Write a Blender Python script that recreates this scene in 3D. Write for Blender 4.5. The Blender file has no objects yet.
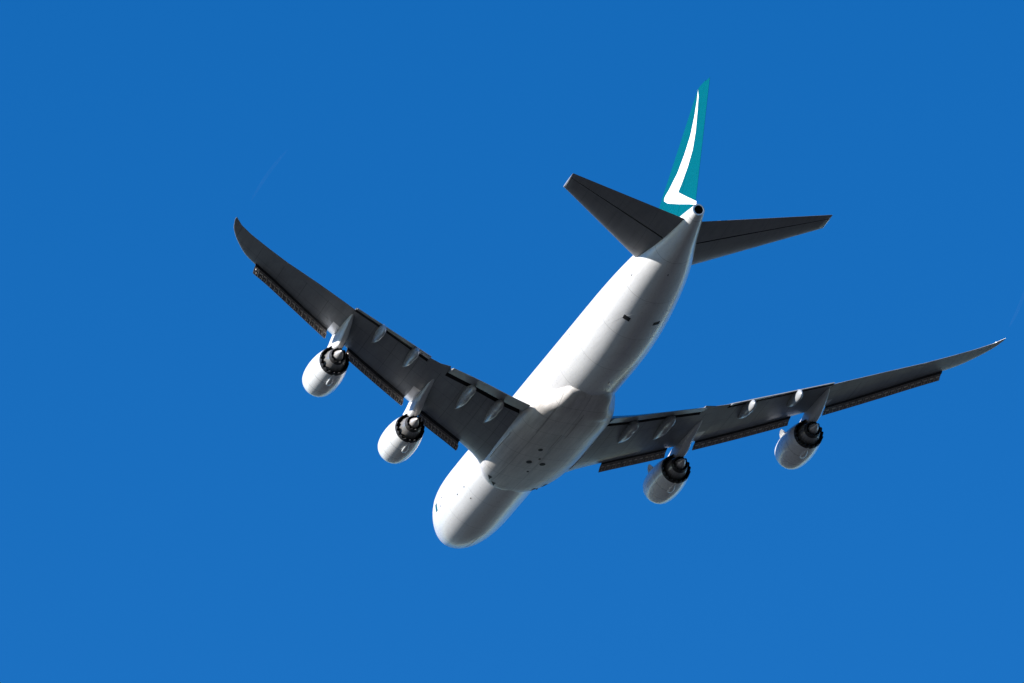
import bpy, math, random
import numpy as np
from mathutils import Matrix, Vector
random.seed(7)

# ------------------------------------------------------------------ camera
S = bpy.context.scene
COL = S.collection
ELEV = math.radians(30.0)                      # the lens looks up at the climbing aircraft
EYE = Vector((0, 0, 1.7))
RIGHT = Vector((1, 0, 0))
FWD = Vector((0, math.cos(ELEV), math.sin(ELEV)))
UP = Vector((0, -math.sin(ELEV), math.cos(ELEV)))
cam = bpy.data.cameras.new('camera')
cam.sensor_width = 36.0
cam.lens = 9861.4 / 1024 * 36.0
cam.clip_start = 1.0
cam.clip_end = 60000.0
camo = bpy.data.objects.new('camera', cam)
COL.objects.link(camo)
CW = Matrix((RIGHT, UP, -FWD)).transposed()
camo.matrix_world = Matrix.Translation(EYE) @ CW.to_4x4()
S.camera = camo

# pose of the aircraft: columns = aft, starboard, up, written as camera right / down / forward
RC = [[0.287735, 0.956691, 0.044168], [-0.353191, 0.148868, -0.923631], [-0.890205, 0.250161, 0.380729]]
TC = [5.2785, 3.4362, 836.4952]
def cam_to_world(v):
    return RIGHT * v[0] - UP * v[1] + FWD * v[2]
AX = [cam_to_world([RC[r][c] for r in range(3)]).normalized() for c in range(3)]
ORIGIN = EYE + cam_to_world(TC)
PLANE = Matrix.Translation(ORIGIN) @ Matrix((AX[0], AX[1], AX[2])).transposed().to_4x4()

# ------------------------------------------------------------------ sun and sky
SUN_LOCAL = Vector((0.06, -0.91, 0.395)).normalized()     # towards the sun, in aft / starboard / up
SUN = (PLANE.to_3x3() @ SUN_LOCAL).normalized()
sun_el = math.asin(SUN.z)
sun_az = math.atan2(SUN.x, SUN.y)
W = bpy.data.worlds.new('World')
S.world = W
W.use_nodes = True
nt = W.node_tree
nt.nodes.clear()
sky = nt.nodes.new('ShaderNodeTexSky')
sky.sky_type = 'NISHITA'
sky.sun_disc = False
sky.sun_elevation = sun_el
sky.sun_rotation = sun_az
sky.altitude = 1500
sky.air_density = 1.0
sky.dust_density = 0.1
sky.ozone_density = 4.0
hsv = nt.nodes.new('ShaderNodeHueSaturation')
hsv.inputs['Saturation'].default_value = 1.295
hsv.inputs['Value'].default_value = 1.10
hsv.inputs['Hue'].default_value = 0.505
bg = nt.nodes.new('ShaderNodeBackground')
bg.inputs['Strength'].default_value = 0.10
wo = nt.nodes.new('ShaderNodeOutputWorld')
nt.links.new(sky.outputs[0], hsv.inputs['Color'])
nt.links.new(hsv.outputs[0], bg.inputs['Color'])
nt.links.new(bg.outputs[0], wo.inputs['Surface'])
sl = bpy.data.lights.new('sun', 'SUN')
sl.energy = 5.0
sl.angle = math.radians(0.53)
sl.color = (1.0, 0.955, 0.90)
so = bpy.data.objects.new('sun', sl)
COL.objects.link(so)
so.rotation_euler = SUN.to_track_quat('Z', 'Y').to_euler()
so.location = (0, 0, 900)
S.view_settings.view_transform = 'Standard'
S.view_settings.look = 'None'
S.view_settings.gamma = 1.0
S.view_settings.exposure = 0.9
S.view_settings.use_curve_mapping = False
S.cycles.max_bounces = 8
S.cycles.use_denoising = True

# ------------------------------------------------------------------ materials
def material(name, color, rough=0.4, metallic=0.0, coat=0.0, var=0.08, scale=0.6, streak=0.0, spec=0.5,
             lines=None, dirt=0.0, dirt_color=(0.12, 0.10, 0.08), emission=None):
    """painted metal: cloudy tone changes, streaks along the air flow, thin panel seams"""
    m = bpy.data.materials.new(name)
    m.use_nodes = True
    t = m.node_tree
    N, L = t.nodes, t.links
    p = N['Principled BSDF']
    p.inputs['Roughness'].default_value = rough
    p.inputs['Metallic'].default_value = metallic
    p.inputs['Specular IOR Level'].default_value = spec
    if coat:
        p.inputs['Coat Weight'].default_value = coat
        p.inputs['Coat Roughness'].default_value = 0.12
    tc = N.new('ShaderNodeTexCoord')
    def mapped(sx, sy, sz):
        mp = N.new('ShaderNodeMapping')
        mp.inputs['Scale'].default_value = (sx, sy, sz)
        L.new(tc.outputs['Object'], mp.inputs['Vector'])
        return mp.outputs[0]
    def noise(vec, sc, det=4, rgh=0.6):
        n = N.new('ShaderNodeTexNoise')
        n.inputs['Scale'].default_value = sc
        n.inputs['Detail'].default_value = det
        n.inputs['Roughness'].default_value = rgh
        L.new(vec, n.inputs['Vector'])
        return n.outputs['Fac']
    def ramp(fac, a, b, lo, hi):
        r = N.new('ShaderNodeMapRange')
        r.inputs['From Min'].default_value = a
        r.inputs['From Max'].default_value = b
        r.inputs['To Min'].default_value = lo
        r.inputs['To Max'].default_value = hi
        L.new(fac, r.inputs['Value'])
        return r.outputs[0]
    def mul(a, b):
        r = N.new('ShaderNodeMath')
        r.operation = 'MULTIPLY'
        L.new(a, r.inputs[0])
        if isinstance(b, float):
            r.inputs[1].default_value = b
        else:
            L.new(b, r.inputs[1])
        return r.outputs[0]
    cloud = noise(mapped(0.5, 1, 1), scale)
    val = ramp(cloud, 0.3, 0.7, 1 - var, 1 + var)
    fine = noise(mapped(1, 1, 1), scale * 9, 2)
    val = mul(val, ramp(fine, 0.3, 0.7, 1 - var * 0.5, 1 + var * 0.5))
    if streak:
        st = noise(mapped(0.06, 2.6, 2.6), 1.0, 5, 0.7)
        val = mul(val, ramp(st, 0.45, 0.75, 1.0, 1.0 - streak))
    if lines:
        sep = N.new('ShaderNodeSeparateXYZ')
        L.new(tc.outputs['Object'], sep.inputs[0])
        for axis, period, width, depth in lines:
            a = N.new('ShaderNodeMath'); a.operation = 'MODULO'
            b = N.new('ShaderNodeMath'); b.operation = 'ADD'
            b.inputs[1].default_value = 1000 * period
            if axis == 'SW':
                ab = N.new('ShaderNodeMath'); ab.operation = 'ABSOLUTE'
                L.new(sep.outputs['Y'], ab.inputs[0])
                ma = N.new('ShaderNodeMath'); ma.operation = 'MULTIPLY_ADD'
                ma.inputs[1].default_value = -0.74
                L.new(ab.outputs[0], ma.inputs[0])
                L.new(sep.outputs['X'], ma.inputs[2])
                L.new(ma.outputs[0], b.inputs[0])
            else:
                L.new(sep.outputs[axis], b.inputs[0])
            L.new(b.outputs[0], a.inputs[0])
            a.inputs[1].default_value = period
            c = N.new('ShaderNodeMath'); c.operation = 'LESS_THAN'
            L.new(a.outputs[0], c.inputs[0])
            c.inputs[1].default_value = width
            val = mul(val, ramp(c.outputs[0], 0, 1, 1.0, 1.0 - depth))
    base = N.new('ShaderNodeMix')
    base.data_type = 'RGBA'
    base.blend_type = 'MIX'
    base.inputs['A'].default_value = (*color, 1)
    base.inputs['B'].default_value = (*dirt_color, 1)
    if dirt:
        d = noise(mapped(0.10, 0.9, 0.9), 0.9, 6, 0.7)
        L.new(ramp(d, 0.42, 0.78, 0.0, dirt), base.inputs['Factor'])
    else:
        base.inputs['Factor'].default_value = 0
    mx = N.new('ShaderNodeVectorMath')
    mx.operation = 'SCALE'
    L.new(base.outputs['Result'], mx.inputs[0])
    L.new(val, mx.inputs['Scale'])
    L.new(mx.outputs[0], p.inputs['Base Color'])
    rr = ramp(fine, 0.3, 0.7, max(0.02, rough - 0.06), rough + 0.06)
    L.new(rr, p.inputs['Roughness'])
    return m

M = dict(
    white=material('white_paint', (0.66, 0.66, 0.66), 0.32, coat=0.25, var=0.045, streak=0.10,
                   dirt=0.10, lines=[('X', 5.6, 0.07, 0.30), ('Z', 1.45, 0.04, 0.05)]),
    fairing=material('belly_fairing_paint', (0.60, 0.57, 0.54), 0.4, coat=0.1, var=0.10, streak=0.3, dirt=0.45,
                     lines=[('X', 2.9, 0.07, 0.38), ('Y', 2.15, 0.06, 0.32)]),
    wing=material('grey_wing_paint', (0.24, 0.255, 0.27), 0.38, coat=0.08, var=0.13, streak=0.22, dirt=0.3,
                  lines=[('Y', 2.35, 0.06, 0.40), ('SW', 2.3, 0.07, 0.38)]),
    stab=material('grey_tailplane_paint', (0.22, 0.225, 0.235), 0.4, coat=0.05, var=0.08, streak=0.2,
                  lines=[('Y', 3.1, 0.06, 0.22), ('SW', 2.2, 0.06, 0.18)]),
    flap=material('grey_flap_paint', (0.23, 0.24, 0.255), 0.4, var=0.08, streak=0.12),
    fair2=material('flap_fairing_paint', (0.33, 0.34, 0.35), 0.3, coat=0.3, var=0.05),
    metal=material('bare_metal_and_lit_patch', (0.62, 0.62, 0.62), 0.34, metallic=0.7, var=0.08),
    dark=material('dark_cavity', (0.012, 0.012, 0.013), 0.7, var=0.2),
    kru=material('leading_edge_flap_inside', (0.27, 0.24, 0.225), 0.55, var=0.3, scale=2.2),
    rib=material('flap_rib_and_lit_edge', (0.70, 0.63, 0.56), 0.5, var=0.25, scale=3.0),  # ribs; the pale tone also paints light along the flap edges
    nac=material('nacelle_paint', (0.72, 0.73, 0.73), 0.3, coat=0.4, var=0.04, streak=0.08,
                 lines=[('X', 1.85, 0.08, 0.40)]),
    lip=material('inlet_lip_metal', (0.75, 0.75, 0.76), 0.22, metallic=1.0, var=0.04),
    pyl=material('pylon_paint', (0.58, 0.585, 0.59), 0.36, var=0.06, streak=0.12),
    core=material('core_cowl_metal', (0.34, 0.33, 0.32), 0.34, metallic=0.6, var=0.16, scale=2.0),
    plug=material('exhaust_plug_metal', (0.55, 0.52, 0.50), 0.36, metallic=0.55, var=0.1, scale=2.0),
    soot=material('sooty_nozzle_metal', (0.03, 0.028, 0.027), 0.55, metallic=0.3, var=0.2),
    teal=material('teal_tail_paint', (0.0, 0.086, 0.106), 0.28, var=0.02, spec=0.12, lines=[('Z', 2.9, .05, .12)]),
    emblem=material('white_emblem_paint', (0.80, 0.80, 0.80), 0.35, var=0.02, spec=0.2),
    apu=material('bare_tail_metal', (0.5, 0.49, 0.47), 0.35, metallic=0.6, var=0.1, scale=2),
)
mg = bpy.data.materials.new('fields_and_tarmac')
mg.use_nodes = True
g = mg.node_tree
vo = g.nodes.new('ShaderNodeTexVoronoi'); vo.inputs['Scale'].default_value = 0.006
no = g.nodes.new('ShaderNodeTexNoise'); no.inputs['Scale'].default_value = 0.02; no.inputs['Detail'].default_value = 8
tcg = g.nodes.new('ShaderNodeTexCoord')
cr = g.nodes.new('ShaderNodeValToRGB')
cr.color_ramp.elements[0].color = (0.008, 0.010, 0.011, 1)
cr.color_ramp.elements[1].color = (0.020, 0.021, 0.022, 1)
mxg = g.nodes.new('ShaderNodeMix'); mxg.data_type = 'FLOAT'; mxg.inputs['Factor'].default_value = 0.5
g.links.new(tcg.outputs['Object'], vo.inputs['Vector'])
g.links.new(tcg.outputs['Object'], no.inputs['Vector'])
sepc = g.nodes.new('ShaderNodeSeparateColor')
g.links.new(vo.outputs['Color'], sepc.inputs[0])
g.links.new(sepc.outputs[0], mxg.inputs['A'])
g.links.new(no.outputs['Fac'], mxg.inputs['B'])
g.links.new(mxg.outputs['Result'], cr.inputs[0])
g.links.new(cr.outputs[0], g.nodes['Principled BSDF'].inputs['Base Color'])
g.nodes['Principled BSDF'].inputs['Roughness'].default_value = 0.95

# ------------------------------------------------------------------ helpers
class MB:
    """collects verts and faces (with a material slot each) for ONE mesh object"""
    def __init__(self):
        self.v, self.f, self.m = [], [], []
    def add(self, verts, faces, mi=0):
        o = len(self.v)
        self.v += [tuple(map(float, p)) for p in verts]
        self.f += [tuple(i + o for i in q) for q in faces]
        self.m += [mi] * len(faces) if isinstance(mi, int) else list(mi)
    def loft(self, rings, closed=True, cap0=True, cap1=True, mi=0, mifn=None):
        n = len(rings[0])
        vs = [p for r in rings for p in r]
        fs, ms = [], []
        for i in range(len(rings) - 1):
            for j in range(n if closed else n - 1):
                k = (j + 1) % n
                fs.append((i * n + j, i * n + k, (i + 1) * n + k, (i + 1) * n + j))
                ms.append(mifn(i, j) if mifn else mi)
        if cap0:
            fs.append(tuple(range(n - 1, -1, -1))); ms.append(mi if not mifn else mifn(0, 0))
        if cap1:
            fs.append(tuple((len(rings) - 1) * n + j for j in range(n))); ms.append(mi if not mifn else mifn(len(rings) - 2, 0))
        self.add(vs, fs, ms)
    def box(self, c, ax, ay, az):
        c, ax, ay, az = map(np.array, (c, ax, ay, az))
        vs = [c + i * ax + j * ay + k * az for i in (-1, 1) for j in (-1, 1) for k in (-1, 1)]
        self.add(vs, [(0, 1, 3, 2), (4, 6, 7, 5), (0, 4, 5, 1), (2, 3, 7, 6), (0, 2, 6, 4), (1, 5, 7, 3)])
    def build(self, name, mats, parent=None, sharp=35, org=(0, 0, 0), smooth=True):
        me = bpy.data.meshes.new(name)
        og = np.array(org, float)
        me.from_pydata([tuple(np.array(p) - og) for p in self.v], [], self.f)
        mats = mats if isinstance(mats, (list, tuple)) else [mats]
        for q in mats:
            me.materials.append(q)
        me.polygons.foreach_set('material_index', self.m)
        import bmesh
        b = bmesh.new(); b.from_mesh(me)
        bmesh.ops.remove_doubles(b, verts=b.verts, dist=1e-4)
        bmesh.ops.dissolve_degenerate(b, edges=b.edges, dist=1e-5)
        bmesh.ops.recalc_face_normals(b, faces=b.faces)
        b.to_mesh(me); b.free()
        if smooth:
            me.polygons.foreach_set('use_smooth', [True] * len(me.polygons))
            me.set_sharp_from_angle(angle=math.radians(sharp))
        o = bpy.data.objects.new(name, me)
        COL.objects.link(o)
        o.location = org
        if parent:
            o.parent = parent
            if parent.type == 'MESH':
                o.location = Vector(org) - ABS[parent.name]
                ABS[o.name] = Vector(org)
        ABS[o.name] = Vector(org)
        return o
ABS = {}

def pchip(xs, ys):
    xs, ys = np.array(xs, float), np.array(ys, float)
    h = np.diff(xs); d = np.diff(ys) / h
    m = np.zeros_like(xs); m[0] = d[0]; m[-1] = d[-1]
    for i in range(1, len(xs) - 1):
        if d[i - 1] * d[i] > 0:
            w1, w2 = 2 * h[i] + h[i - 1], h[i] + 2 * h[i - 1]
            m[i] = (w1 + w2) / (w1 / d[i - 1] + w2 / d[i])
    def f(x):
        x = min(max(x, xs[0]), xs[-1])
        i = min(max(int(np.searchsorted(xs, x)) - 1, 0), len(xs) - 2)
        t = (x - xs[i]) / h[i]
        return float((1 + 2 * t) * (1 - t) ** 2 * ys[i] + t * (1 - t) ** 2 * h[i] * m[i]
                     + t * t * (3 - 2 * t) * ys[i + 1] + t * t * (t - 1) * h[i] * m[i + 1])
    return f
def linear(xs, ys):
    return lambda x: float(np.interp(x, xs, ys))

# model space: X = metres aft of the nose minus 40, Y = starboard, Z = up
def P(s, y, z):
    return (s - 40.0, y, z)
def naca(c):
    c = min(max(c, 0.0), 1.0)
    return 5 * (0.2969 * math.sqrt(c) - 0.126 * c - 0.3516 * c * c + 0.2843 * c ** 3 - 0.1036 * c ** 4)

def tag(o, label=None, cat=None, group=None, kind=None):
    if label: o['label'] = label
    if cat: o['category'] = cat
    if group: o['group'] = group
    if kind: o['kind'] = kind

# ------------------------------------------------------------------ ground
gb = MB()
ring = [(20000 * math.cos(a), 20000 * math.sin(a), 0) for a in np.linspace(0, 2 * math.pi, 64, endpoint=False)]
gb.add(ring, [tuple(range(64))])
go = gb.build('ground', mg, smooth=False)
tag(go, kind='structure')

# ------------------------------------------------------------------ the aircraft
jet = bpy.data.objects.new('cargo_airplane', None)
COL.objects.link(jet)
jet.matrix_world = PLANE
jet.empty_display_size = 5
tag(jet, 'white four engined jet airplane with grey wings and teal tail fin in blue sky', 'airplane')

# ---- fuselage
f_bot = pchip([0, .25, 1, 2, 3, 4.5, 6, 8, 10, 48, 51, 54, 58, 62, 66, 70, 72.5, 74.4],
              [-.7, -1.22, -1.75, -2.2, -2.52, -2.85, -3.05, -3.2, -3.25, -3.25, -3.17, -2.93, -2.33, -1.5, -.55, .45, 1.15, 1.72])
f_main = pchip([0, .25, 1, 2, 3, 4.5, 6, 8, 10, 58, 62, 66, 70, 72.5, 74.4],
               [-.7, -.05, .7, 1.45, 2.05, 2.7, 3.05, 3.22, 3.25, 3.25, 3.22, 3.15, 3.0, 2.9, 2.75])
f_hump = pchip([0, 2, 3, 4.5, 6, 8, 10, 13, 16, 20, 24, 27, 74.4],
               [-3, .9, 2.1, 3.2, 3.7, 4.0, 4.15, 4.15, 4.05, 3.8, 3.4, 3.0, -6])
f_w = pchip([0, .25, 1, 2, 3, 4.5, 6, 8, 10, 12, 50, 54, 58, 62, 66, 70, 72.5, 74.4],
            [0.02, .62, 1.2, 1.75, 2.15, 2.6, 2.9, 3.1, 3.2, 3.25, 3.25, 3.2, 3.03, 2.7, 2.15, 1.3, .86, .52])
NOSE = 2.4                                     # the rounded tip sits this far aft of the datum
def squash(s):
    return max(0.0, (s - NOSE) * 13 / (13 - NOSE)) if s < 13 else s
def fus_ring(s, n=72):
    s = squash(s)
    zb, zm, w, zh = f_bot(s), f_main(s), f_w(s), f_hump(s)
    zc, hh = (zb + zm) / 2, (zm - zb) / 2
    rl = min(2.15, w * 0.75)
    out = []
    for j in range(n):
        a = 2 * math.pi * j / n
        ca, sa = math.cos(a), math.sin(a)
        r = 1 / math.sqrt((ca / w) ** 2 + (sa / max(hh, .01)) ** 2)
        cz = zh - rl - zc
        if sa > 0 and zh > zm - .3:
            disc = rl * rl - (cz * ca) ** 2
            if disc > 0:
                r2 = cz * sa + math.sqrt(disc)
                k = .25
                r = max(r, r2) + max(0, k - abs(r - r2)) ** 2 / (4 * k)
        out.append((ca * r, zc + sa * r))
    return out
def fus_pt(s, deg, off=0.0):
    """point on the skin at a given angle (0 starboard, 90 top, 180 port, 270 belly)"""
    q = squash(s)
    zb, zm, w = f_bot(q), f_main(q), f_w(q)
    zc, hh = (zb + zm) / 2, (zm - zb) / 2
    a = math.radians(deg)
    n = Vector((0, math.cos(a) / w, math.sin(a) / hh)).normalized()
    return np.array(P(s, w * math.cos(a) + n.y * off, zc + hh * math.sin(a) + n.z * off))
st = [0, .06, .15, .3, .5, .8, 1.2, 1.6, 2, 2.5, 3, 3.5, 4, 4.5, 5, 6, 7, 8, 9] + list(np.arange(10, 74, 1.0)) + [74, 74.4]
fb = MB()
st = [NOSE + q * (13 - NOSE) / 13 if q < 13 else q for q in st]
rings = [[P(s, y, z) for y, z in fus_ring(s)] for s in st]
fb.loft(rings, cap1=False)
end = fus_ring(74.4)
ze = (f_bot(74.4) + f_main(74.4)) / 2
inner = [[P(74.4 + dx, y * k, ze + (z - ze) * k) for y, z in end] for k, dx in ((1, 0), (.84, .03), (.72, 0), (.66, -.9))]
nn = len(end)
fb.loft(inner, cap0=False, cap1=True, mifn=lambda i, j: 1 if i < 2 else 2)
fus = fb.build('fuselage', [M['white'], M['apu'], M['dark']], jet, sharp=50)

def patch(name, s0, s1, a0, a1, mat, off=0.012, parent=None, ns=6, na=6, thick=0.03):
    b = MB()
    g0 = [[fus_pt(s0 + (s1 - s0) * i / ns, a0 + (a1 - a0) * j / na, off) for j in range(na + 1)] for i in range(ns + 1)]
    g1 = [[fus_pt(s0 + (s1 - s0) * i / ns, a0 + (a1 - a0) * j / na, off - thick) for j in range(na + 1)] for i in range(ns + 1)]
    for gg in (g0, g1):
        b.loft(gg, closed=False, cap0=False, cap1=False)
    rim = lambda q: [q[i][0] for i in range(ns + 1)] + [q[ns][j] for j in range(1, na + 1)] + [q[i][na] for i in range(ns - 1, -1, -1)] + [q[0][j] for j in range(na - 1, 0, -1)]
    b.loft([rim(g0), rim(g1)], cap0=False, cap1=False)
    return b.build(name, mat, parent or fus)

# ---- wing geometry functions (all by distance y from the centreline)
w_le = pchip([0, 2.6, 3.2, 4.2, 6, 10.75, 12.7, 19.7, 22, 26, 29, 30.3, 31.4, 32.3, 33.0, 33.5, 33.75],
             [20.6, 21.7, 23.0, 24.65, 26.65, 30.8, 32.5, 38.5, 40.5, 43.9, 46.35, 47.25, 48.2, 49.5, 50.8, 52.1, 53.4])
w_te = linear([0, 3.2, 11.3, 12.4, 13.3, 21, 22.5, 25.5, 28, 30, 31.9, 33, 33.75],
              [39.6, 40.3, 41.6, 41.5, 42.0, 46.0, 46.95, 48.6, 49.75, 50.85, 52.0, 52.9, 54.0])
w_gap = linear([0, 3.2, 5.3, 8, 11.3, 13.3, 15.4, 18.8, 21.1], [36.2, 36.6, 37.25, 38.5, 39.7, 41.1, 42.5, 44.6, 45.85])
f_te = linear([3.2, 9, 11.3, 13.3, 15.8, 21.1], [39.8, 41.9, 42.4, 42.7, 44.1, 46.8])
def w_z(y):
    k = abs(y) - 3.25
    return -1.9 + .0947 * k + .00336 * k * k
w_t = linear([0, 3.2, 12, 21, 30, 34], [.135, .13, .105, .095, .085, .06])
w_inc = linear([0, 3.2, 12, 21, 34], [.035, .03, .012, 0, -.02])
def w_surf(y, c, side):
    """z of the skin at chord fraction c"""
    ch = w_te(y) - w_le(y)
    t = naca(c) * w_t(y) * ch
    camb = .012 * ch * 4 * c * (1 - c)
    z = w_z(y) + w_inc(y) * ch * (.5 - c) + camb
    return z + t * (1.05 if side > 0 else -.9)
def w_low(y, s):
    return w_surf(y, (s - w_le(y)) / (w_te(y) - w_le(y)), -1)
CU = [0, .004, .012, .03, .06, .1, .16, .24, .34, .45, .56, .66, .74]
def wing_section(y, flapped):
    le, te = w_le(y), w_te(y)
    ch = te - le
    up = [(le + c * ch, w_surf(y, c, 1)) for c in CU]
    lo = [(le + c * ch, w_surf(y, c, -1)) for c in CU[1:]]
    if flapped:
        gp = w_gap(y)
        cg = (gp - le) / ch
        up = [(x, z) for x, z in up]
        k = [i for i, c in enumerate(CU) if c < cg - .02]
        sc = (cg) / CU[-1]
        up = [(le + c * sc * ch, w_surf(y, c * sc, 1)) for c in CU]
        lo = [(le + c * sc * ch, w_surf(y, c * sc, -1)) for c in CU[1:]]
        fx = gp + .3 * (f_te(y) - gp) + .3 * (f_te(y) - gp)
        ft = flap_top(y, fx)
        tail = [(fx, ft + .07), (fx, ft + .03),
                (gp + .25, w_surf(y, cg, 1) - .12), (gp + .05, w_low(y, gp) + .10)]
    else:
        sc = .80 / CU[-1]
        up = [(le + c * sc * ch, w_surf(y, c * sc, 1)) for c in CU]
        lo = [(le + c * sc * ch, w_surf(y, c * sc, -1)) for c in CU[1:]]
        tail = [(le + .92 * ch, w_surf(y, .92, 1)), (te, w_surf(y, 1, 1) + .02), (te, w_surf(y, 1, -1) - .0), (le + .92 * ch, w_surf(y, .92, -1))]
    return up + tail + lo[::-1]
def flap_pose(y):
    gp = w_gap(y)
    nx = gp + min(.7, .3 * (f_te(y) - gp))
    return nx, w_low(y, gp) + .02, f_te(y) - nx, math.radians(11)
def flap_top(y, s):
    nx, nz, ch, dl = flap_pose(y)
    u = (s - nx) / ch
    return nz - u * ch * math.tan(dl) + naca(u) * .15 * ch * 1.1

KRU = [(6.4, 11.05, 3), (13.0, 19.7, 5), (22.1, 30.3, 6)]
def in_kru(y):
    return any(a <= y <= b for a, b, _ in KRU)
def make_wing(sg):
    side = 'port' if sg < 0 else 'starboard'
    b = MB()
    ys = [(0.5, 1), (2, 1), (3.2, 1), (3.8, 1), (4.6, 1), (5.4, 1), (6.4, 1), (6.41, 1), (8, 1), (9.5, 1), (11.05, 1), (11.06, 1), (11.3, 1), (11.301, 0), (12.2, 0), (13.0, 0), (13.01, 0), (13.3, 0),
          (13.301, 1), (14.5, 1), (16, 1), (17.5, 1), (19, 1), (19.7, 1), (19.71, 1), (20.4, 1), (21.1, 1), (21.101, 0), (22.1, 0), (22.11, 0), (23.5, 0), (25, 0),
          (26.5, 0), (28, 0), (29, 0), (30.3, 0), (30.31, 0), (30.9, 0), (31.4, 0), (31.9, 0), (32.3, 0), (32.7, 0), (33, 0), (33.3, 0), (33.5, 0), (33.65, 0), (33.75, 0)]
    rings = [[P(x, sg * y, z) for x, z in wing_section(y, fl)] for y, fl in ys]
    nu = len(CU)
    nt_ = len(rings[0])
    def mifn(i, j):
        ym = (ys[i][0] + ys[i + 1][0]) / 2
        fl = ys[i][1] and ys[i + 1][1]
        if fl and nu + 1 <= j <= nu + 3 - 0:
            return 1                                   # open cove ahead of the flap, its shade painted near-black
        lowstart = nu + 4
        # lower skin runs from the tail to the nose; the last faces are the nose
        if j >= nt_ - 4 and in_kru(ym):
            return 1 if j <= nt_ - 2 else 0                                # skin painted near-black for the shade of the open flap bay
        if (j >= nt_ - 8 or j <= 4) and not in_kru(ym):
            return 2 if 12.2 < ym < 13.1 or 21.1 < ym < 22.1 else 0  # pale metal outboard of each pylon paints in a sunlit skin patch
        return 0
    b.loft(rings, mifn=mifn)
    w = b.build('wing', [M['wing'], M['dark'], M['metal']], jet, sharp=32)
    # trailing edge flaps, drooped
    for y0, y1, n in ((3.75, 11.25, 8), (13.36, 21.05, 8)):
        fbm = MB()
        rg = []
        for i in range(n + 1):
            y = y0 + (y1 - y0) * i / n
            nx, nz, ch, dl = flap_pose(y)
            pts = []
            cs = [0, .02, .06, .14, .3, .5, .75, 1]
            for c, sd in [(c, 1) for c in cs] + [(c, -1) for c in cs[:0:-1]]:
                th = naca(c) * .15 * ch if c < 1 else .02
                x, z = c * ch, th * sd * (1.1 if sd > 0 else .5)
                pts.append(P(nx + x * math.cos(dl) + z * math.sin(dl), sg * y, nz + .02 - x * math.sin(dl) + z * math.cos(dl)))
            rg.append(pts)
        fbm.loft(rg)
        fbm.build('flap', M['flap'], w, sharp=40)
    # ailerons: thin raised panels on the lower skin, each side of the hinge
    for y0, y1 in ((11.45, 13.15), (22.3, 29.6)):
        ab = MB()
        g0, g1 = [], []
        for i in range(9):
            y = y0 + (y1 - y0) * i / 8
            le, te = w_le(y), w_te(y)
            c0 = .80 if y0 > 20 else .84
            row = [(le + (te - le) * (c0 + (.995 - c0) * j / 4)) for j in range(5)]
            g0.append([P(x, sg * y, w_low(y, x) - .015) for x in row])
            g1.append([P(x, sg * y, w_low(y, x) + .02) for x in row])
        ab.loft(g0, closed=False, cap0=False, cap1=False)
        ab.loft(g1, closed=False, cap0=False, cap1=False)
        rim = lambda q: [r[0] for r in q] + q[-1][1:] + [r[-1] for r in q[-2::-1]] + q[0][-2:0:-1]
        ab.loft([rim(g0), rim(g1)], cap0=False, cap1=False)
        ab.build('aileron', M['flap'], w)
    # leading edge flaps: hinged panels hanging ahead of and below the nose of the wing
    for a, c, n in KRU:
        for k in range(n):
            y0 = a + (c - a) * k / n + .006
            y1 = a + (c - a) * (k + 1) / n - .006
            kb = MB()
            rg = []
            for i in range(5):
                y = y0 + (y1 - y0) * i / 4
                le, z = w_le(y), w_z(y)
                drop = .78 if a < 8 else .72
                p1 = np.array([le + .24, min(z - .30, w_low(y, le + .24) - .04)])
                p2 = np.array([le - .42, z - drop])
                mid = (p1 + p2) / 2 + np.array([-.10, .06])
                th = np.array([-.05, .06])
                p0 = np.array([le + .42, w_low(y, le + .42) + .03])
                prof = [p0, p1, mid * .5 + p1 * .5 + np.array([-.03, .02]), mid, mid * .5 + p2 * .5, p2 + np.array([0, .0]), p2 + np.array([-.06, .02]), p2 + np.array([-.07, .10]),
                        mid + th, p1 + th, p0 + th * .6]
                rg.append([P(q[0], sg * y, q[1]) for q in prof])
            kb.loft(rg, mifn=lambda i, j: 2 if j in (0, 9, 10) else 0)  # strip next to the wing painted near-black for the shaded slot
            drop = .78 if a < 8 else .72
            d = np.array([.66, 0, drop - .30]); d /= np.linalg.norm(d)
            marks = []
            q_ = 3 if y1 - y0 < 1.5 else 4
            for k_ in range(q_):                      # pale hinge strips paint in the sunlit upper edge; ribs between, small brackets below
                marks.append(((k_ + .14) / q_, .72 / q_, 'edge'))
                marks.append(((k_ + .02) / q_, .05 / q_, 'rib'))
                if random.random() < .75:
                    marks.append(((k_ + random.uniform(.3, .7)) / q_, .16 / q_, 'bracket'))
            for u, L, kind in marks:
                y = y0 + (y1 - y0) * (u + L / 2)
                le, z = w_le(y), w_z(y)
                sp = np.array([w_le(y + .5) - w_le(y - .5), sg * 1.0, w_z(y + .5) - w_z(y - .5)]); sp /= np.linalg.norm(sp)
                nrm = np.cross(d, sp); nrm /= np.linalg.norm(nrm)
                if nrm[2] > 0: nrm = -nrm
                half = L * (y1 - y0) / 2
                if kind == 'rib':
                    ca = np.array(P(le - .12, sg * y, z - (.30 + drop) / 2)) + nrm * .03
                    b_ = (d * .27, sp * half, nrm * .09)
                elif kind == 'bracket':
                    ca = np.array(P(le - .22, sg * y, z - (.36 + drop) / 2 - .06)) + nrm * .04
                    b_ = (d * .07, sp * half, nrm * .05)
                else:
                    ca = np.array(P(le + .06, sg * y, z - .43)) + nrm * .09
                    b_ = (d * .05, sp * half, nrm * .05)
                o = len(kb.f)
                kb.box(ca, *b_)
                for q in range(o, len(kb.f)):
                    kb.m[q] = 1
            kb.build('leading_edge_flap', [M['kru'], M['rib'], M['dark']], w, sharp=40)
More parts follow.
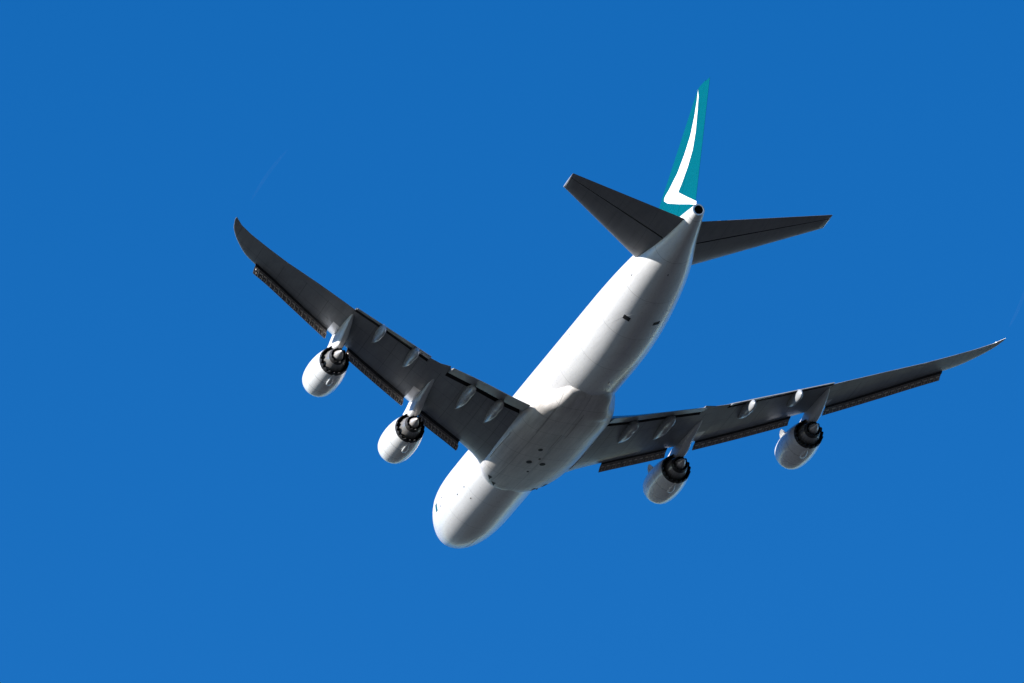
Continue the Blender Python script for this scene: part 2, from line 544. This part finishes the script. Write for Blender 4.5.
    # flap track fairings
    for y, s0, s1, hw in ((6.0, 33.4, 39.3, .44), (8.85, 34.3, 40.6, .44), (14.9, 39.0, 44.0, .38), (18.4, 41.6, 46.0, .34)):
        cb = MB()
        rg = []
        N_ = 20
        for i in range(N_ + 1):
            u = i / N_
            s = s0 + (s1 - s0) * u
            r = (math.sin(min(u / .62, 1) * math.pi / 2) ** .85) if u < .62 else math.sqrt(max(0, 1 - ((u - .62) / .38) ** 2.6))
            r = max(r, .02)
            zb_ = w_low(y, min(s, w_gap(y))) - max(0, s - w_gap(y)) * .16
            zc = zb_ - .30 * min(1, u * 1.8) - .05
            rg.append([P(s, sg * (y + .0 * u) + hw * r * math.cos(t) * .82, zc + .58 * r * math.sin(t)) for t in np.linspace(0, 2 * math.pi, 20, endpoint=False)])
        cb.loft(rg)
        cb.build('flap_track_fairing', M['fair2'], w, sharp=60)
    return w
wing_p = make_wing(-1)
wing_s = make_wing(1)

# ---- wing to body fairing
fw = pchip([21.0, 21.6, 22.5, 24, 26, 30, 38, 40.3, 41.1, 41.7, 42.2, 42.9, 44.2, 45.3, 45.8], [1.4, 2.45, 3.0, 3.5, 3.78, 3.95, 3.82, 3.55, 3.35, 3.05, 2.75, 2.45, 2.2, 1.9, 1.2])
fbz = pchip([21.0, 21.6, 22.5, 24, 26, 30, 38, 41, 43, 44.8, 45.8], [-3.06, -3.22, -3.31, -3.42, -3.56, -3.76, -3.9, -3.84, -3.7, -3.45, -3.12])
fex = linear([21, 36, 41, 42.5, 47], [2.7, 2.7, 3.2, 5.5, 5.5])
def fair_z(sx, yy):
    e = fex(sx)
    q = min(abs(yy) / fw(sx), .999)
    return -1.55 + (fbz(sx) + 1.55) * (1 - q ** e) ** (1 / e)
def fair_pt(s, deg, off=0.0):
    a = math.radians(deg)
    w, h, zc = fw(s) + off, -1.55 - fbz(s) + off, -1.55
    e = 2 / fex(s)
    y = w * math.copysign(abs(math.cos(a)) ** e, math.cos(a))
    z = zc + (h if math.sin(a) < 0 else 1.3) * math.copysign(abs(math.sin(a)) ** e, math.sin(a))
    return np.array(P(s, y, z))
bf = MB()
fst = list(np.arange(21.0, 26, .3)) + list(np.arange(26, 40.5, 1)) + list(np.arange(40.5, 45.81, .2))
bf.loft([[fair_pt(s, t) for t in np.linspace(0, 360, 96, endpoint=False)] for s in fst])
fair = bf.build('belly_fairing', M['fairing'], jet, sharp=50)
def belly_oval(name, s, y, ls, ly, mat, parent):
    b = MB()
    zz = fair_z
    top, bot = [], []
    for t in np.linspace(0, 2 * math.pi, 18, endpoint=False):
        sx, yy = s + ls * math.cos(t), y + ly * math.sin(t)
        bot.append(P(sx, yy, zz(sx, yy) - .015)); top.append(P(sx, yy, zz(sx, yy) + .1))
    b.loft([bot, top])
    return b.build(name, mat, parent, sharp=30)
for s, y, ls, ly in ((33.25, -.77, .30, .20), (30.0, -.81, .36, .25), (29.95, .4, .36, .25), (31.1, -.2, .16, .10), (27.6, -.2, .18, .11)):
    belly_oval('vent', s, y, ls, ly, M['dark'], fair)
# thin seams of the landing gear doors
for s0, s1, y in ((33.6, 37.4, -.15), (36.6, 42.2, .35), (36.6, 42.2, -2.2)):
    b = MB()
    row = lambda o, dz: [P(x, y + o, fair_z(x, y + o) + dz) for x in np.linspace(s0, s1, 12)]
    b.loft([row(-.025, -.012), row(.025, -.012), row(.025, .05), row(-.025, .05)], closed=False, cap0=False, cap1=False)
    b.build('door_seam', M['kru'], fair)
# triangular ram air inlets at the front of the fairing
for s, deg in ((23.0, 230), (21.9, 240)):
    for k in (-1, 1):
        b = MB()
        dg = deg if k < 0 else 540 - deg
        g0 = [[fair_pt(s + .17 * i, dg + (j - 2) * .85 * i / 2, .015) for j in range(5)] for i in range(7)]
        g0[0] = [fair_pt(s, dg + (j - 2) * .05, .015) for j in range(5)]
        b.loft(g0, closed=False, cap0=False, cap1=False)
        b.build('air_inlet', M['dark'], fair)

# ---- fuselage details
patch('outflow_valve', 59.1, 59.62, 237, 249.5, M['dark'])
patch('outflow_valve', 59.05, 59.5, 290.5, 302, M['dark'])
patch('cargo_door_seam', 45.8, 50.3, 197.6, 198.2, M['pyl'])
for s, a in ((14.8, 208.2), (16.6, 228.7), (16.8, 208.7), (10.9, 188), (10.2, 197.5), (49.0, 173.4), (66.3, 270), (63.6, 202)):
    patch('drain_hole', s, s + .2, a - .9, a + .9, M['dark'])
patch('nose_stripe', 8.55, 9.1, 185, 197, M['teal'])
patch('nose_gear_door', 6.4, 9.4, 258.4, 259, M['pyl'])
patch('nose_gear_door', 6.4, 9.4, 281, 281.6, M['pyl'])
def seam(name, path, w, mat, off=.003):
    b = MB()
    pts = resample([(a, d / 20) for a, d in path], 40)
    rows = []
    for a, d in pts:
        rows.append([fus_pt(a - w, d * 20, off), fus_pt(a + w, d * 20, off), fus_pt(a + w, d * 20, -.02), fus_pt(a - w, d * 20, -.02)])
    b.loft(rows)
    b.build(name, mat, fus)
def resample(pts, n):
    pts = np.array(pts, float)
    d = np.concatenate([[0], np.cumsum(np.linalg.norm(np.diff(pts, axis=0), axis=1))])
    u = np.linspace(0, d[-1], n)
    return np.stack([np.interp(u, d, pts[:, k]) for k in range(2)], 1)
seam('skin_seam', [(56.8, 222), (58, 229), (59.3, 237), (60.2, 250), (60.4, 268), (60.2, 285), (59.4, 298), (58, 312)], .022, M['pyl'])
# seal ridge where the wing root meets the fairing
for k in (-1, 1):
    b = MB()
    rows = []
    for a in np.linspace(27.4, 33.6, 16):
        dg = (207 if k < 0 else 333)
        rows.append([fair_pt(a, dg - 1.0, -.02), fair_pt(a, dg - .7, .09), fair_pt(a, dg + .7, .09), fair_pt(a, dg + 1.0, -.02)])
    b.loft(rows)
    b.build('root_seal', M['white'], fair)
def blade(s, deg, h, c, mat=M['white']):
    b = MB()
    base = fus_pt(s, deg); n = fus_pt(s, deg, 1) - base
    tv = np.array([0, -n[2], n[1]])
    rg = []
    for u in (-.05, .3, .7, 1):
        ctr = base + n * h * u
        cc = c * (1 - .45 * max(u, 0))
        rg.append([ctr + np.array([.35 * c * u, 0, 0]) + np.array([cc * (x - .5), 0, 0]) + tv * t for x, t in ((0, 0), (.3, .035), (1, 0), (.3, -.035))])
    b.loft(rg)
    b.build('antenna', mat, fus)
blade(21.8, 309, .42, .55, M['dark'])
blade(48.4, 281, .42, .50)

# ---- tailplane
t_le = lambda y: 64.5 + (y - 2.36) * (72.8 - 64.5) / (11.05 - 2.36)
t_te = lambda y: 73.0 + (y - 1.0) * (75.5 - 73.0) / 10.1
t_gap = lambda y: 69.15 + (y - 1.2) * .57
t_z = lambda y, x: 1.6 + .165 * (y - 2.36) + .055 * (x - t_le(y))
def tail_section(y, c0, c1, n, tip=1.0):
    le, te = t_le(y), t_te(y)
    ch = te - le
    cs = [c0 + (c1 - c0) * (i / n) ** (1.8 if c0 == 0 else 1) for i in range(n + 1)]
    up = [(le + c * ch, t_z(y, le + c * ch) + (naca(c) * .09 * ch + .006) * tip) for c in cs]
    lo = [(le + c * ch, t_z(y, le + c * ch) - (naca(c) * .09 * ch + .006) * tip) for c in cs]
    return up + lo[::-1]
for sg in (-1, 1):
    b = MB()
    ys = [.3, 1.2, 2.4, 4, 6, 8, 10, 10.7, 11.0]
    cg = lambda y: (t_gap(y) - t_le(y)) / (t_te(y) - t_le(y))
    b.loft([[P(x, sg * y, z) for x, z in tail_section(y, 0, cg(y), 10)] for y in ys] +
           [[P(x, sg * 11.08, z) for x, z in tail_section(11.08, 0, cg(11.08), 10, .4)]],
           mifn=lambda i, j: 1 if j == 10 else 0)
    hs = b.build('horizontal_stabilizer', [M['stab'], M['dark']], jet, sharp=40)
    e = MB()
    ys = [.5, 1.5, 2.4, 4, 6, 8, 10, 10.7, 11.0]
    e.loft([[P(x, sg * y, z) for x, z in tail_section(y, cg(y) + min(.20, .026 * (t_te(y) - t_le(y))) / (t_te(y) - t_le(y)), 1, 5)] for y in ys] +
           [[P(x, sg * 11.08, z) for x, z in tail_section(11.08, cg(11.08) + .1, 1, 5, .4)]],
           mifn=lambda i, j: 1 if j == 11 else 0)
    e.build('elevator', [M['stab'], M['dark']], hs, sharp=40)
    # tip cap
    e = MB()
    e.loft([[P(x, sg * 11.081, z) for x, z in tail_section(11.08, 0, 1, 10, 1.0)],
            [P(x, sg * 11.16, z) for x, z in tail_section(11.08, .02, 1, 10, .55)]])
    e.build('tip_cap', M['metal'], hs, sharp=40)

# ---- fin
v_le = lambda z: 72.85 + (z - 13.53) * 1.344
v_te = lambda z: 76.03 + (z - 13.34) * .26
def v_y(s, z):
    le, te = v_le(z), v_te(z)
    return naca((s - le) / (te - le)) * .085 * (te - le) + .008
def fin_section(z, c0, c1, n):
    le, te = v_le(z), v_te(z)
    ch = te - le
    cs = [c0 + (c1 - c0) * (i / n) ** (1.8 if c0 == 0 else 1) for i in range(n + 1)]
    return [P(le + c * ch, v_y(le + c * ch, z), z) for c in cs] + [P(le + c * ch, -v_y(le + c * ch, z), z) for c in cs[::-1]]
b = MB()
zs = [1.6, 3, 4.5, 6, 7.5, 9, 10.5, 12, 13, 13.5]
b.loft([fin_section(z, 0, .72, 14) for z in zs])
fin = b.build('tail_fin', [M['teal'], M['dark']], jet, sharp=40)
b = MB()
zr = [3.2, 4.5, 6, 7.5, 9, 10.5, 12, 13, 13.42]
b.loft([fin_section(z, .723, 1, 7) for z in zr])
b.build('rudder', M['teal'], fin, sharp=40)
# white brush stroke painted on each side of the fin
EM_R = [(73.383, 13.353), (73.646, 12.715), (73.552, 11.489), (73.255, 9.716), (72.673, 8.268), (71.712, 7.176), (70.477, 6.189), (69.62, 5.641), (71.603, 4.478), (73.657, 3.294)]
EM_L = [(73.383, 13.353), (73.287, 12.438), (72.832, 11.144), (72.045, 9.774), (70.804, 8.582), (69.26, 7.507), (67.313, 6.802), (66.011, 6.561), (65.976, 6.277), (67.124, 5.607), (69.812, 4.498), (72.237, 3.568), (73.697, 2.965)]
def resample(pts, n):
    pts = np.array(pts)
    d = np.concatenate([[0], np.cumsum(np.linalg.norm(np.diff(pts, axis=0), axis=1))])
    u = np.linspace(0, d[-1], n)
    return np.stack([np.interp(u, d, pts[:, k]) for k in range(2)], 1)
for sg in (-1, 1):
    b = MB()
    NS, NC = 60, 8
    R_, L_ = resample(EM_R, NS), resample(EM_L, NS)
    g0 = [[P(*(lambda q: (q[0], sg * (v_y(q[0], q[1]) + .012), q[1]))(R_[i] * (1 - j / NC) + L_[i] * j / NC)) for j in range(NC + 1)] for i in range(NS)]
    b.loft(g0, closed=False, cap0=False, cap1=False)
    em = b.build('emblem', M['emblem'], fin, sharp=80)

# ---- engines (built once about the centre of the fan nozzle, then copied)
def lathe(prof, n=48, a0=0.0):
    return [[(x, r * math.cos(t + a0), r * math.sin(t + a0)) for t in np.linspace(0, 2 * math.pi, n, endpoint=False)] for x, r in prof]
NCH = 18
n_ang = NCH * 8
nb = MB()
outer = [(-5.05, 1.16), (-5.3, 1.22), (-5.4, 1.30), (-5.34, 1.37), (-5.15, 1.435), (-4.8, 1.49), (-4.2, 1.545), (-3.4, 1.57), (-2.6, 1.555), (-1.8, 1.50), (-1.1, 1.415), (-.6, 1.335), (-.34, 1.29)]
rg = lathe(outer, n_ang)
def chev(j):
    u = (j / 8.0) % 1.0
    return abs(2 * u - 1)                          # 0 at the tip, 1 in the notch
def edge(dr, amp=.33):
    out = []
    for j in range(n_ang):
        t = 2 * math.pi * j / n_ang
        k = 1 - chev(j)
        k = math.sin(k * math.pi / 2) ** 1.4
        r = 1.25 - .02 * k + dr
        out.append((-.17 + amp * k, r * math.cos(t), r * math.sin(t)))
    return out
rg.append(edge(0))
rg.append(edge(-.05))
rg += lathe([(-.3, 1.20), (-.9, 1.26), (-1.6, 1.30)], n_ang)
ni = len(rg)
nb.loft(rg, cap0=False, cap1=False, mifn=lambda i, j: 1 if i < 4 else (2 if i >= 12 else 0))
# inner intake wall and fan disc at the front, bulkhead behind
nb.loft(lathe([(-5.05, 1.16), (-4.5, 1.2), (-3.6, 1.24)], n_ang), cap0=False, cap1=False, mi=2)
nb.loft(lathe([(-1.6, 1.30), (-1.62, .4)], n_ang), cap0=False, cap1=True, mi=2)
eng = nb.build('engine', [M['nac'], M['lip'], M['dark']], jet, sharp=38)
fd = MB()
fd.loft(lathe([(-4.2, .03), (-4.0, .2), (-3.75, .36), (-3.62, .42)], 32), cap0=True, cap1=False)
for k in range(18):
    a = 2 * math.pi * k / 18
    q = []
    for r in (.4, .8, 1.22):
        tw = .35 + .5 * (r - .4)
        for sx in (-1, 1):
            ang = a + sx * .16
            q.append((-3.62 + sx * .14 * (1.2 - tw), r * math.cos(ang), r * math.sin(ang)))
    fd.add(q, [(0, 1, 3, 2), (2, 3, 5, 4)])
fan = fd.build('fan', M['soot'], eng, sharp=40)
cc = MB()
NC2 = 96
core = lathe([(-1.6, .98), (-.8, 1.0), (-.2, .95), (.3, .85), (.75, .735), (1.0, .675)], NC2)
ce = []
ci = []
for j in range(NC2):
    t = 2 * math.pi * j / NC2
    k = 1 - abs(2 * ((j / 8.0) % 1.0) - 1)
    ce.append((1.08 + .14 * k, .64 * math.cos(t), .64 * math.sin(t)))
    ci.append((1.07 + .14 * k, .60 * math.cos(t), .60 * math.sin(t)))
core += [ce, ci] + lathe([(.8, .60), (.2, .62)], NC2)
cc.loft(core, cap0=False, cap1=True, mifn=lambda i, j: 0 if i < 4 else 1)
core_o = cc.build('core_cowl', [M['core'], M['soot']], eng, sharp=38)
pg = MB()
pg.loft(lathe([(.2, .40), (.9, .44), (1.15, .42), (1.5, .32), (1.85, .19), (2.1, .09), (2.16, .02)], 40), cap0=False)
plug_o = pg.build('exhaust_plug', M['plug'], eng, sharp=50)
# latch fairing along the bottom of the cowl
lb = MB()
rg = []
for u in np.linspace(0, 1, 10):
    x = -2.1 + 1.85 * u
    ro = float(np.interp(x, [p[0] for p in outer], [p[1] for p in outer]))
    k = math.sin(math.pi * min(u * 1.1, 1) ** .7) ** .6 * .9 + .1 if u < .92 else .35
    rg.append([(x, .24 * k * math.cos(t), -ro + .05 - .20 * k * (0.5 + .5 * math.sin(t))) for t in np.linspace(0, 2 * math.pi, 14, endpoint=False)])
lb.loft(rg)
latch_o = lb.build('latch_fairing', M['nac'], eng, sharp=50)
def strake_mesh(sg):
    b = MB()
    a = math.radians(38)
    d = np.array([0, sg * math.cos(a), math.sin(a)])
    t = np.array([0, -sg * math.sin(a), math.cos(a)]) * .03
    prof = [(-4.4, 1.50), (-3.9, 1.82), (-3.3, 2.0), (-3.0, 2.0), (-2.9, 1.53)]
    b.loft([[np.array([x, 0, 0]) + d * r - t for x, r in prof], [np.array([x, 0, 0]) + d * r + t for x, r in prof]])
    return b
EPOS = {('in', -1): P(31.65, -11.9, -2.92), ('in', 1): P(31.65, 11.9, -2.92), ('out', -1): P(40.04, -21.05, -1.37), ('out', 1): P(40.04, 21.05, -1.37)}
first = True
subs = [fan, core_o, plug_o, latch_o]
for (kind, sg), pos in EPOS.items():
    if first:
        e = eng
        first = False
    else:
        e = eng.copy()
        COL.objects.link(e)
        e.parent = jet
        for c in subs:
            q = c.copy(); COL.objects.link(q); q.parent = e
    e.location = pos
    ABS[e.name] = Vector((0, 0, 0))
    sb = strake_mesh(-sg)
    sk = sb.build('strake', M['nac'], e, sharp=30)
    sk.location = (0, 0, 0)

# ---- pylons
def pylon(sg, y, es, ez, s_end):
    b = MB()
    rg = []
    lowpts = [(es - 4.3, ez + 1.50), (es - 2.6, ez + 1.45), (es - .4, ez + 1.1), (es + .9, ez + .62), (es + 1.9, ez + .75)]
    le = w_le(y)
    zend = w_low(y, s_end)
    n = 34
    s0 = es - 4.3
    low = pchip([p[0] for p in lowpts] + [es + 3.2, s_end], [p[1] for p in lowpts] + [ez + 1.22, zend + .02])
    top = pchip([s0, es - 2.6, es - 1.3, le - .45, le + .3, le + 1.6, s_end],
                [ez + 1.54, ez + 1.64, ez + 1.78, ez + 2.0, max(w_z(y) + .02, ez + 2.2), w_low(y, le + 1.6) + .25, zend + .06])
    for i in range(n + 1):
        u = i / n
        s = s0 + (s_end - s0) * u
        hw = .36 * (math.sin(min(u / .30, 1) * math.pi / 2) ** .7) * (1 if u < .5 else math.sqrt(max(.004, 1 - ((u - .5) / .5) ** 1.8)))
        hw = max(hw, .02)
        zb, zt = low(s), max(top(s), low(s) + .03)
        r = min(.16, (zt - zb) * .4)
        rg.append([P(s, sg * y + a * hw, z) for a, z in ((-.55, zb), (.55, zb), (1, zb + r), (1, (zb + zt) / 2), (.9, zt), (-.9, zt), (-1, (zb + zt) / 2), (-1, zb + r))])
    b.loft(rg)
    return b.build('pylon', M['pyl'], jet, sharp=45)
for sg in (-1, 1):
    pylon(sg, 11.9, 31.65, -2.92, 38.6)
    pylon(sg, 21.05, 40.04, -1.37, 45.3)

# ------------------------------------------------------------------ faint vapour streaks high in the sky
vm = bpy.data.materials.new('thin_vapour')
vm.use_nodes = True
v = vm.node_tree
v.nodes.clear()
tr = v.nodes.new('ShaderNodeBsdfTransparent')
df = v.nodes.new('ShaderNodeBsdfDiffuse'); df.inputs['Color'].default_value = (0.9, 0.9, 0.9, 1)
ms = v.nodes.new('ShaderNodeMixShader')
vn = v.nodes.new('ShaderNodeTexNoise'); vn.inputs['Scale'].default_value = 0.09
vr = v.nodes.new('ShaderNodeMapRange'); vr.inputs['To Min'].default_value = 0.0015; vr.inputs['To Max'].default_value = 0.004
vr.inputs['From Min'].default_value = 0.3; vr.inputs['From Max'].default_value = 0.7
vt = v.nodes.new('ShaderNodeTexCoord')
vo_ = v.nodes.new('ShaderNodeOutputMaterial')
v.links.new(vt.outputs['Object'], vn.inputs['Vector'])
v.links.new(vn.outputs['Fac'], vr.inputs['Value'])
v.links.new(vr.outputs[0], ms.inputs[0])
v.links.new(tr.outputs[0], ms.inputs[1])
v.links.new(df.outputs[0], ms.inputs[2])
v.links.new(ms.outputs[0], vo_.inputs['Surface'])
def vapour(a, bend, r, label):
    """a thin tapering tube of vapour some 6 km away"""
    b = MB()
    dist = 6000.0
    pts = []
    for x, y in a:
        d = Vector(((x - 512) / 9861.4, (y - 341.5) / 9861.4, 1.0))
        pts.append(EYE + cam_to_world(d * dist))
    p0, p1 = pts
    mid = (p0 + p1) / 2
    ax = (p1 - p0).normalized()
    side = ax.cross(FWD).normalized()
    up = side.cross(ax)
    rg = []
    for u in np.linspace(0, 1, 17):
        c = p0.lerp(p1, u) + side * bend * math.sin(math.pi * u) - mid
        q = r * (.25 + math.sin(math.pi * u) ** .7)
        rg.append([tuple(c + (side * math.cos(t) + up * math.sin(t)) * q) for t in np.linspace(0, 2 * math.pi, 10, endpoint=False)])
    b.loft(rg)
    o = b.build('vapour_streak', vm, None, sharp=80)
    o.location = mid
    tag(o, label, 'vapour streak', 'faint vapour streaks in the sky')
vapour(((251, 201), (288, 149)), 1.2, .75, 'faint thin white vapour streak in blue sky above the raised left wing tip')
vapour(((1009, 327), (1026, 286)), -1.0, .75, 'faint thin white vapour streak at right picture edge beside the right wing tip')
